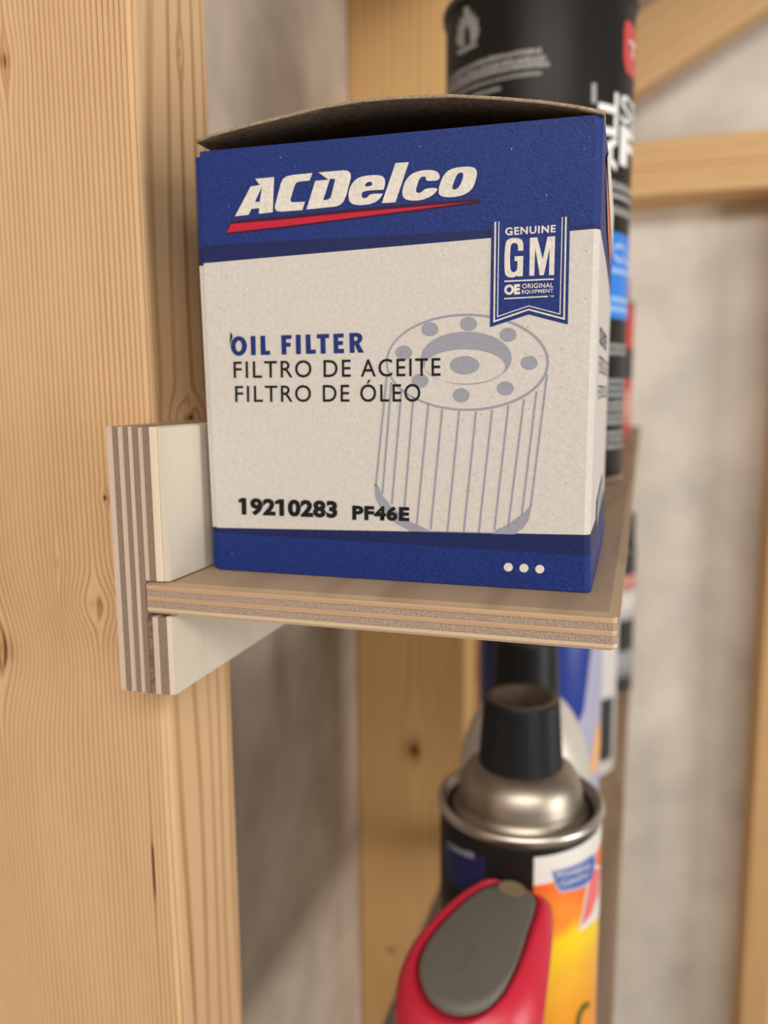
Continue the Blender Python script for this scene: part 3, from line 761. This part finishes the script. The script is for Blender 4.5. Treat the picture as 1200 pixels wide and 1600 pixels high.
# red letter at the right
PK = mat('letter_pink', (.80, .16, .17), .4, .4)
print_on('letter_edge', poly_bm([[h1(*p) for p in ((904, 1455), (917, 1378), (926, 1352), (937, 1352), (936, 1425), (925, 1440))]]), W2, WHITEP, c1, .05)
print_on('letter', poly_bm([[h1(*p) for p in ((908, 1446), (919, 1384), (927, 1357), (936, 1357), (934, 1395), (929, 1408), (924, 1425))]]), W3, PK, c1, .05)
OL = mat('letter_olive', (.12, .11, .02), .4, .4)
print_on('dark_lettering', poly_bm([[h1(*p) for p in ((898, 1603), (901, 1585), (908, 1570), (919, 1563), (921, 1572), (912, 1578), (907, 1590), (906, 1603))]]), W2, OL, c1, .05)
# navy patch left
print_on('navy_patch', poly_bm([chaikin([h1(*p) for p in ((692, 1312), (758, 1330), (758, 1372), (752, 1390), (733, 1400), (712, 1385), (697, 1362))], 1)]), W1, NAVYP, c1, .05)
print_on('patch_lettering', fit_quad(text_bm('CLEANER', .02), h1(699, 1312), h1(743, 1333), h1(742, 1343), h1(699, 1321)), W2, GREYT, c1)
# --- blue can behind
BY = .48; rb_ = .036
cxb = onY(843, 1080, BY).x
tb = can('spray_can', cxb, BY, rb_, zs2, .236, BLUEP, STEEL, 'blue spray can with a pale swoosh, third from the front under the shelf', 'can')
def h3(px, py): return cyl_hit(cxb, BY, rb_+.0002, px, py)
W5 = wrap(cxb, BY, rb_+.0002)
aa = h3(905, 1100)[0]; za = h3(905, 1010)[1]; zb5 = h3(905, 1210)[1]
print_on('pale_swoosh', poly_bm([[(aa+.28, za+.01), (aa+1.2, za+.01), (aa+1.2, zb5-.02), (aa-.4, zb5-.02), (aa-.15, zb5+.02), (aa+.1, (za+zb5)/2)]]), W5, PALEB, tb, .05)
print_on('orange_flare', poly_bm([chaikin([h3(*p) for p in ((932, 1128), (936, 1126), (938, 1160), (934, 1195), (926, 1215), (921, 1200), (927, 1160))], 2)]), wrap(cxb, BY, rb_+.0004), mat('flare_orange', (.85, .45, .18), .4, .4), tb, .05)
obj('dome', lathe([(rb_, 0), (rb_*.98, .003), (rb_*.8, .010), (rb_*.5, .015)], cxb, BY, zs2+.2362, 64), STEEL, tb, smooth=True)
obj('spray_cap', lathe([(rb_*.48, 0), (rb_*.46, .02), (rb_*.35, .022)], cxb, BY, zs2+.2515, 48), REDP, tb, smooth=True)
# --- white and black can, farther
QY = .72; rq = .033
cxq = onY(962, 1100, QY).x-rq
tq = can('spray_can', cxq, QY, rq, zs2, .150, WHITEP, STEEL, 'white spray can with a black panel, fourth on the lower shelf beside its right edge', 'can')
aq, zq1 = cyl_hit(cxq, QY, rq, 946, 1092); zq0 = cyl_hit(cxq, QY, rq, 946, 1188)[1]
print_on('black_panel', poly_bm([[(aq-.5, zq0), (aq+.35, zq0), (aq+.35, zq1), (aq-.5, zq1)]]), wrap(cxq, QY, rq+.0003), DGREY, tq, .05)
obj('top_rim', lathe([(rq, 0), (rq*1.03, .001), (rq*1.02, .003), (rq*.9, .003)], cxq, QY, zs2+.15, 48), STEEL, tq, smooth=True)
obj('spray_cap', lathe([(rq*.86, 0), (rq*.84, .025), (rq*.7, .03)], cxq, QY, zs2+.1531, 48), WHITEP, tq, smooth=True)
# --- last can
VY = .93; rv = .033
cxv = onY(991, 950, VY).x-rv
tv = can('spray_can', cxv, VY, rv, zs2, .160, DGREY, STEEL, 'dark grey spray can with red and white bands, farthest on the lower shelf', 'can')
for z0, z1, m in ((.085, .118, WHITEP), (.119, .135, PINKP), (.02, .05, GREYT)):
    obj('label_band', lathe([(rv+.0003, z0), (rv+.0003, z1)], cxv, VY, zs2, 48), m, tv, smooth=True)
obj('top_rim', lathe([(rv, 0), (rv*1.03, .001), (rv*1.02, .003), (rv*.9, .003)], cxv, VY, zs2+.16, 48), STEEL, tv, smooth=True)
obj('spray_cap', lathe([(rv*.95, 0), (rv*.93, .035), (rv*.8, .04)], cxv, VY, zs2+.1631, 48), CAPB, tv, smooth=True)
# ------------------------------------------------------------------ red and grey tool in front
REDT = mat('tool_red', (.55, .018, .045), .38, .45)
GREYP = mat('tool_grey', (.125, .115, .095), .55, .4, bump=.15, bscale=900)
OLIVE = mat('tool_olive', (.16, .115, .065), .6, .3)
pA = onY(800, 1385, .285); pB = onY(705, 1585, .235)
ex = Vector((1, 0, 0)); ax_ = (pA-pB).normalized(); pn = ex.cross(ax_).normalized()
if pn.dot(CAM-pA) < 0: pn = -pn
def onP(px, py, off=0): return on(px, py, pn, pA+pn*off)
tool = empty('hand_tool', Vector((pB.x, (pA.y+pB.y)/2, zs2)), 'red plastic hand tool with a grey oval pad, standing in front of the cans', 'tool')
pad = [(720,1590),(690,1582),(668,1562),(656,1535),(653,1510),(662,1480),(684,1450),(710,1422),(738,1398),(762,1384),(785,1380),(812,1385),(838,1402),(835,1425),(824,1455),(814,1490),(800,1525),(782,1558),(756,1582)]
pad = chaikin(pad, 1)
cxp = sum(p[0] for p in pad)/len(pad); cyp = sum(p[1] for p in pad)/len(pad)
def shrink(l, k): return [(cxp+(x-cxp)*k, cyp+(y-cyp)*k) for x, y in l]
def lift(l, k): return [(x, y-k*max(0, (y-1500)/90)) for x, y in l]
lay = [(pad, -.006), (pad, -.001), (lift(shrink(pad, .985), 8), .0004), (lift(shrink(pad, .965), 20), .0012), (lift(shrink(pad, .94), 25), .0013)]
bm = bmesh.new(); rs = [[bm.verts.new(onP(x, y, o)) for x, y in l] for l, o in lay]
for a, b in zip(rs, rs[1:]):
    for i in range(len(a)): bm.faces.new((a[i], a[(i+1) % len(a)], b[(i+1) % len(a)], b[i]))
bm.faces.new(rs[-1])
bmesh.ops.recalc_face_normals(bm, faces=bm.faces)
o = obj('thumb_pad', bm, GREYP, tool, smooth=True)
# embossed marks on the pad
bm = poly_bm([chaikin([(776,1392),(782,1380),(800,1378),(822,1388),(816,1402),(790,1399)])])
for v in bm.verts: v.co = onP(v.co.x, v.co.y, .0016)
lt = obj('latch', bm, mat('latch_tan', (.20,.16,.09), .6, .3), tool); lt['label'] = 'small brownish latch'
md = lt.modifiers.new('t', 'SOLIDIFY'); md.thickness = .001
for (x, y, a, b_) in ((738, 1483, 11, 4), (731, 1497, 9, 4), (722, 1513, 10, 4)):
    bm = join([poly_bm([ellipse(x, y, a, b_, 20, -30), ellipse(x, y, a-3, b_-2, 20, -30)])])
    for v in bm.verts: v.co = onP(v.co.x, v.co.y, .0015)
    obj('embossed_mark', bm, GREYP, tool)
# shell: inner lip, top, flank, widening to the foot
def outl(pts): return chaikin(pts, 1)
outer = [(722,1612),(678,1606),(650,1585),(636,1552),(634,1515),(645,1482),(668,1448),(696,1418),(726,1393),(752,1376),(770,1371),(795,1383),(842,1399),(853,1403),(850,1430),(838,1462),(826,1497),(808,1535),(786,1572)]
flank = [(722,1640),(664,1640),(632,1612),(618,1575),(620,1530),(637,1485),(662,1450),(692,1419),(724,1392),(752,1377),(772,1376),(800,1388),(846,1399),(862,1412),(865,1445),(862,1490),(855,1540),(846,1590)]
flank.append((800, 1640))
outer = outl(outer); flank = outl(flank)
n = len(pad)
def resample(l, n):
    # by index along perimeter starting at the first point
    P = [Vector(p) for p in l]; P.append(P[0]); d = [0]
    for a, b in zip(P, P[1:]): d.append(d[-1]+(b-a).length)
    out = []; k = 0
    for i in range(n):
        s = d[-1]*i/n
        while d[k+1] < s: k += 1
        t = (s-d[k])/max(1e-9, d[k+1]-d[k]); q = P[k]*(1-t)+P[k+1]*t; out.append((q.x, q.y))
    return out
n = 64
pd = resample(shrink(pad, 1.02), n); ot = resample(outer, n); fl = resample(flank, n)
base_c = Vector((pB.x+.006, (pA.y+pB.y)/2-.004, 0))
r0 = [onP(x, y, -.005) for x, y in pd]
r1 = [onP(x, y, -.0015) for x, y in [((a[0]*.75+b[0]*.25), (a[1]*.75+b[1]*.25)) for a, b in zip(pd, ot)]]
r2 = [onP(x, y, -.0015) for x, y in ot]
r3 = [onP(x, y, -.010) for x, y in fl]
def lower(ring, z, k, sx=0):
    c = sum(ring, Vector())/len(ring)
    return [Vector((c.x+sx+(p.x-c.x)*k, c.y+(p.y-c.y)*k, z+(p.z-c.z)*.25)) for p in ring]
c3 = sum(r3, Vector())/len(r3)
r4 = lower(r3, c3.z-.030, .98, -.002)
bm = bmesh.new(); rs = [[bm.verts.new(p) for p in r] for r in (r0, r1, r2, r3, r4)]
for a, b in zip(rs, rs[1:]):
    for i in range(n): bm.faces.new((a[i], a[(i+1) % n], b[(i+1) % n], b[i]))
bm.faces.new(rs[0]); bm.faces.new(rs[-1])
bmesh.ops.recalc_face_normals(bm, faces=bm.faces)
obj('shell', bm, REDT, tool, smooth=True)
# dark olive lower body reaching the shelf
c4 = sum(r4, Vector())/len(r4)
g0 = [c4 + (p-c4)*.9 + Vector((0, 0, .004)) for p in r4]
g1 = [Vector((c4.x+(p.x-c4.x)*.9, c4.y+(p.y-c4.y)*.9, zs2+.02)) for p in r4]
g2 = [Vector((c4.x+(p.x-c4.x)*.9, c4.y+(p.y-c4.y)*.9, zs2+.0003)) for p in r4]
bm = bmesh.new(); rs = [[bm.verts.new(p) for p in r] for r in (g0, g1, g2)]
for a, b in zip(rs, rs[1:]):
    for i in range(n): bm.faces.new((a[i], a[(i+1) % n], b[(i+1) % n], b[i]))
bm.faces.new(rs[0]); bm.faces.new(rs[-1]); bmesh.ops.recalc_face_normals(bm, faces=bm.faces)
obj('tool_body', bm, OLIVE, tool, smooth=True)
print('box', Wb, 'Y', BL.y, BR.y, 'back top right', proj(BL+u*rowu(5)[1]+wdir*Db+Vector((0,0,TR.z-BL.z))), 'ZT', ZT, 'XR', XR, 'XL', XL0, XL1, 'X2R', X2R, 'can r', rk, rc1)
print('z2l', Z2L, Z2); print('stud edge', proj((XS, YS1, ZC-.04)), proj((XS, YS1+.038, ZC-.04)), 'stud2 left', proj((XSH, YS1+.406, ZC)), 'bar', proj((XR, 1.06, ZC+ZT)))
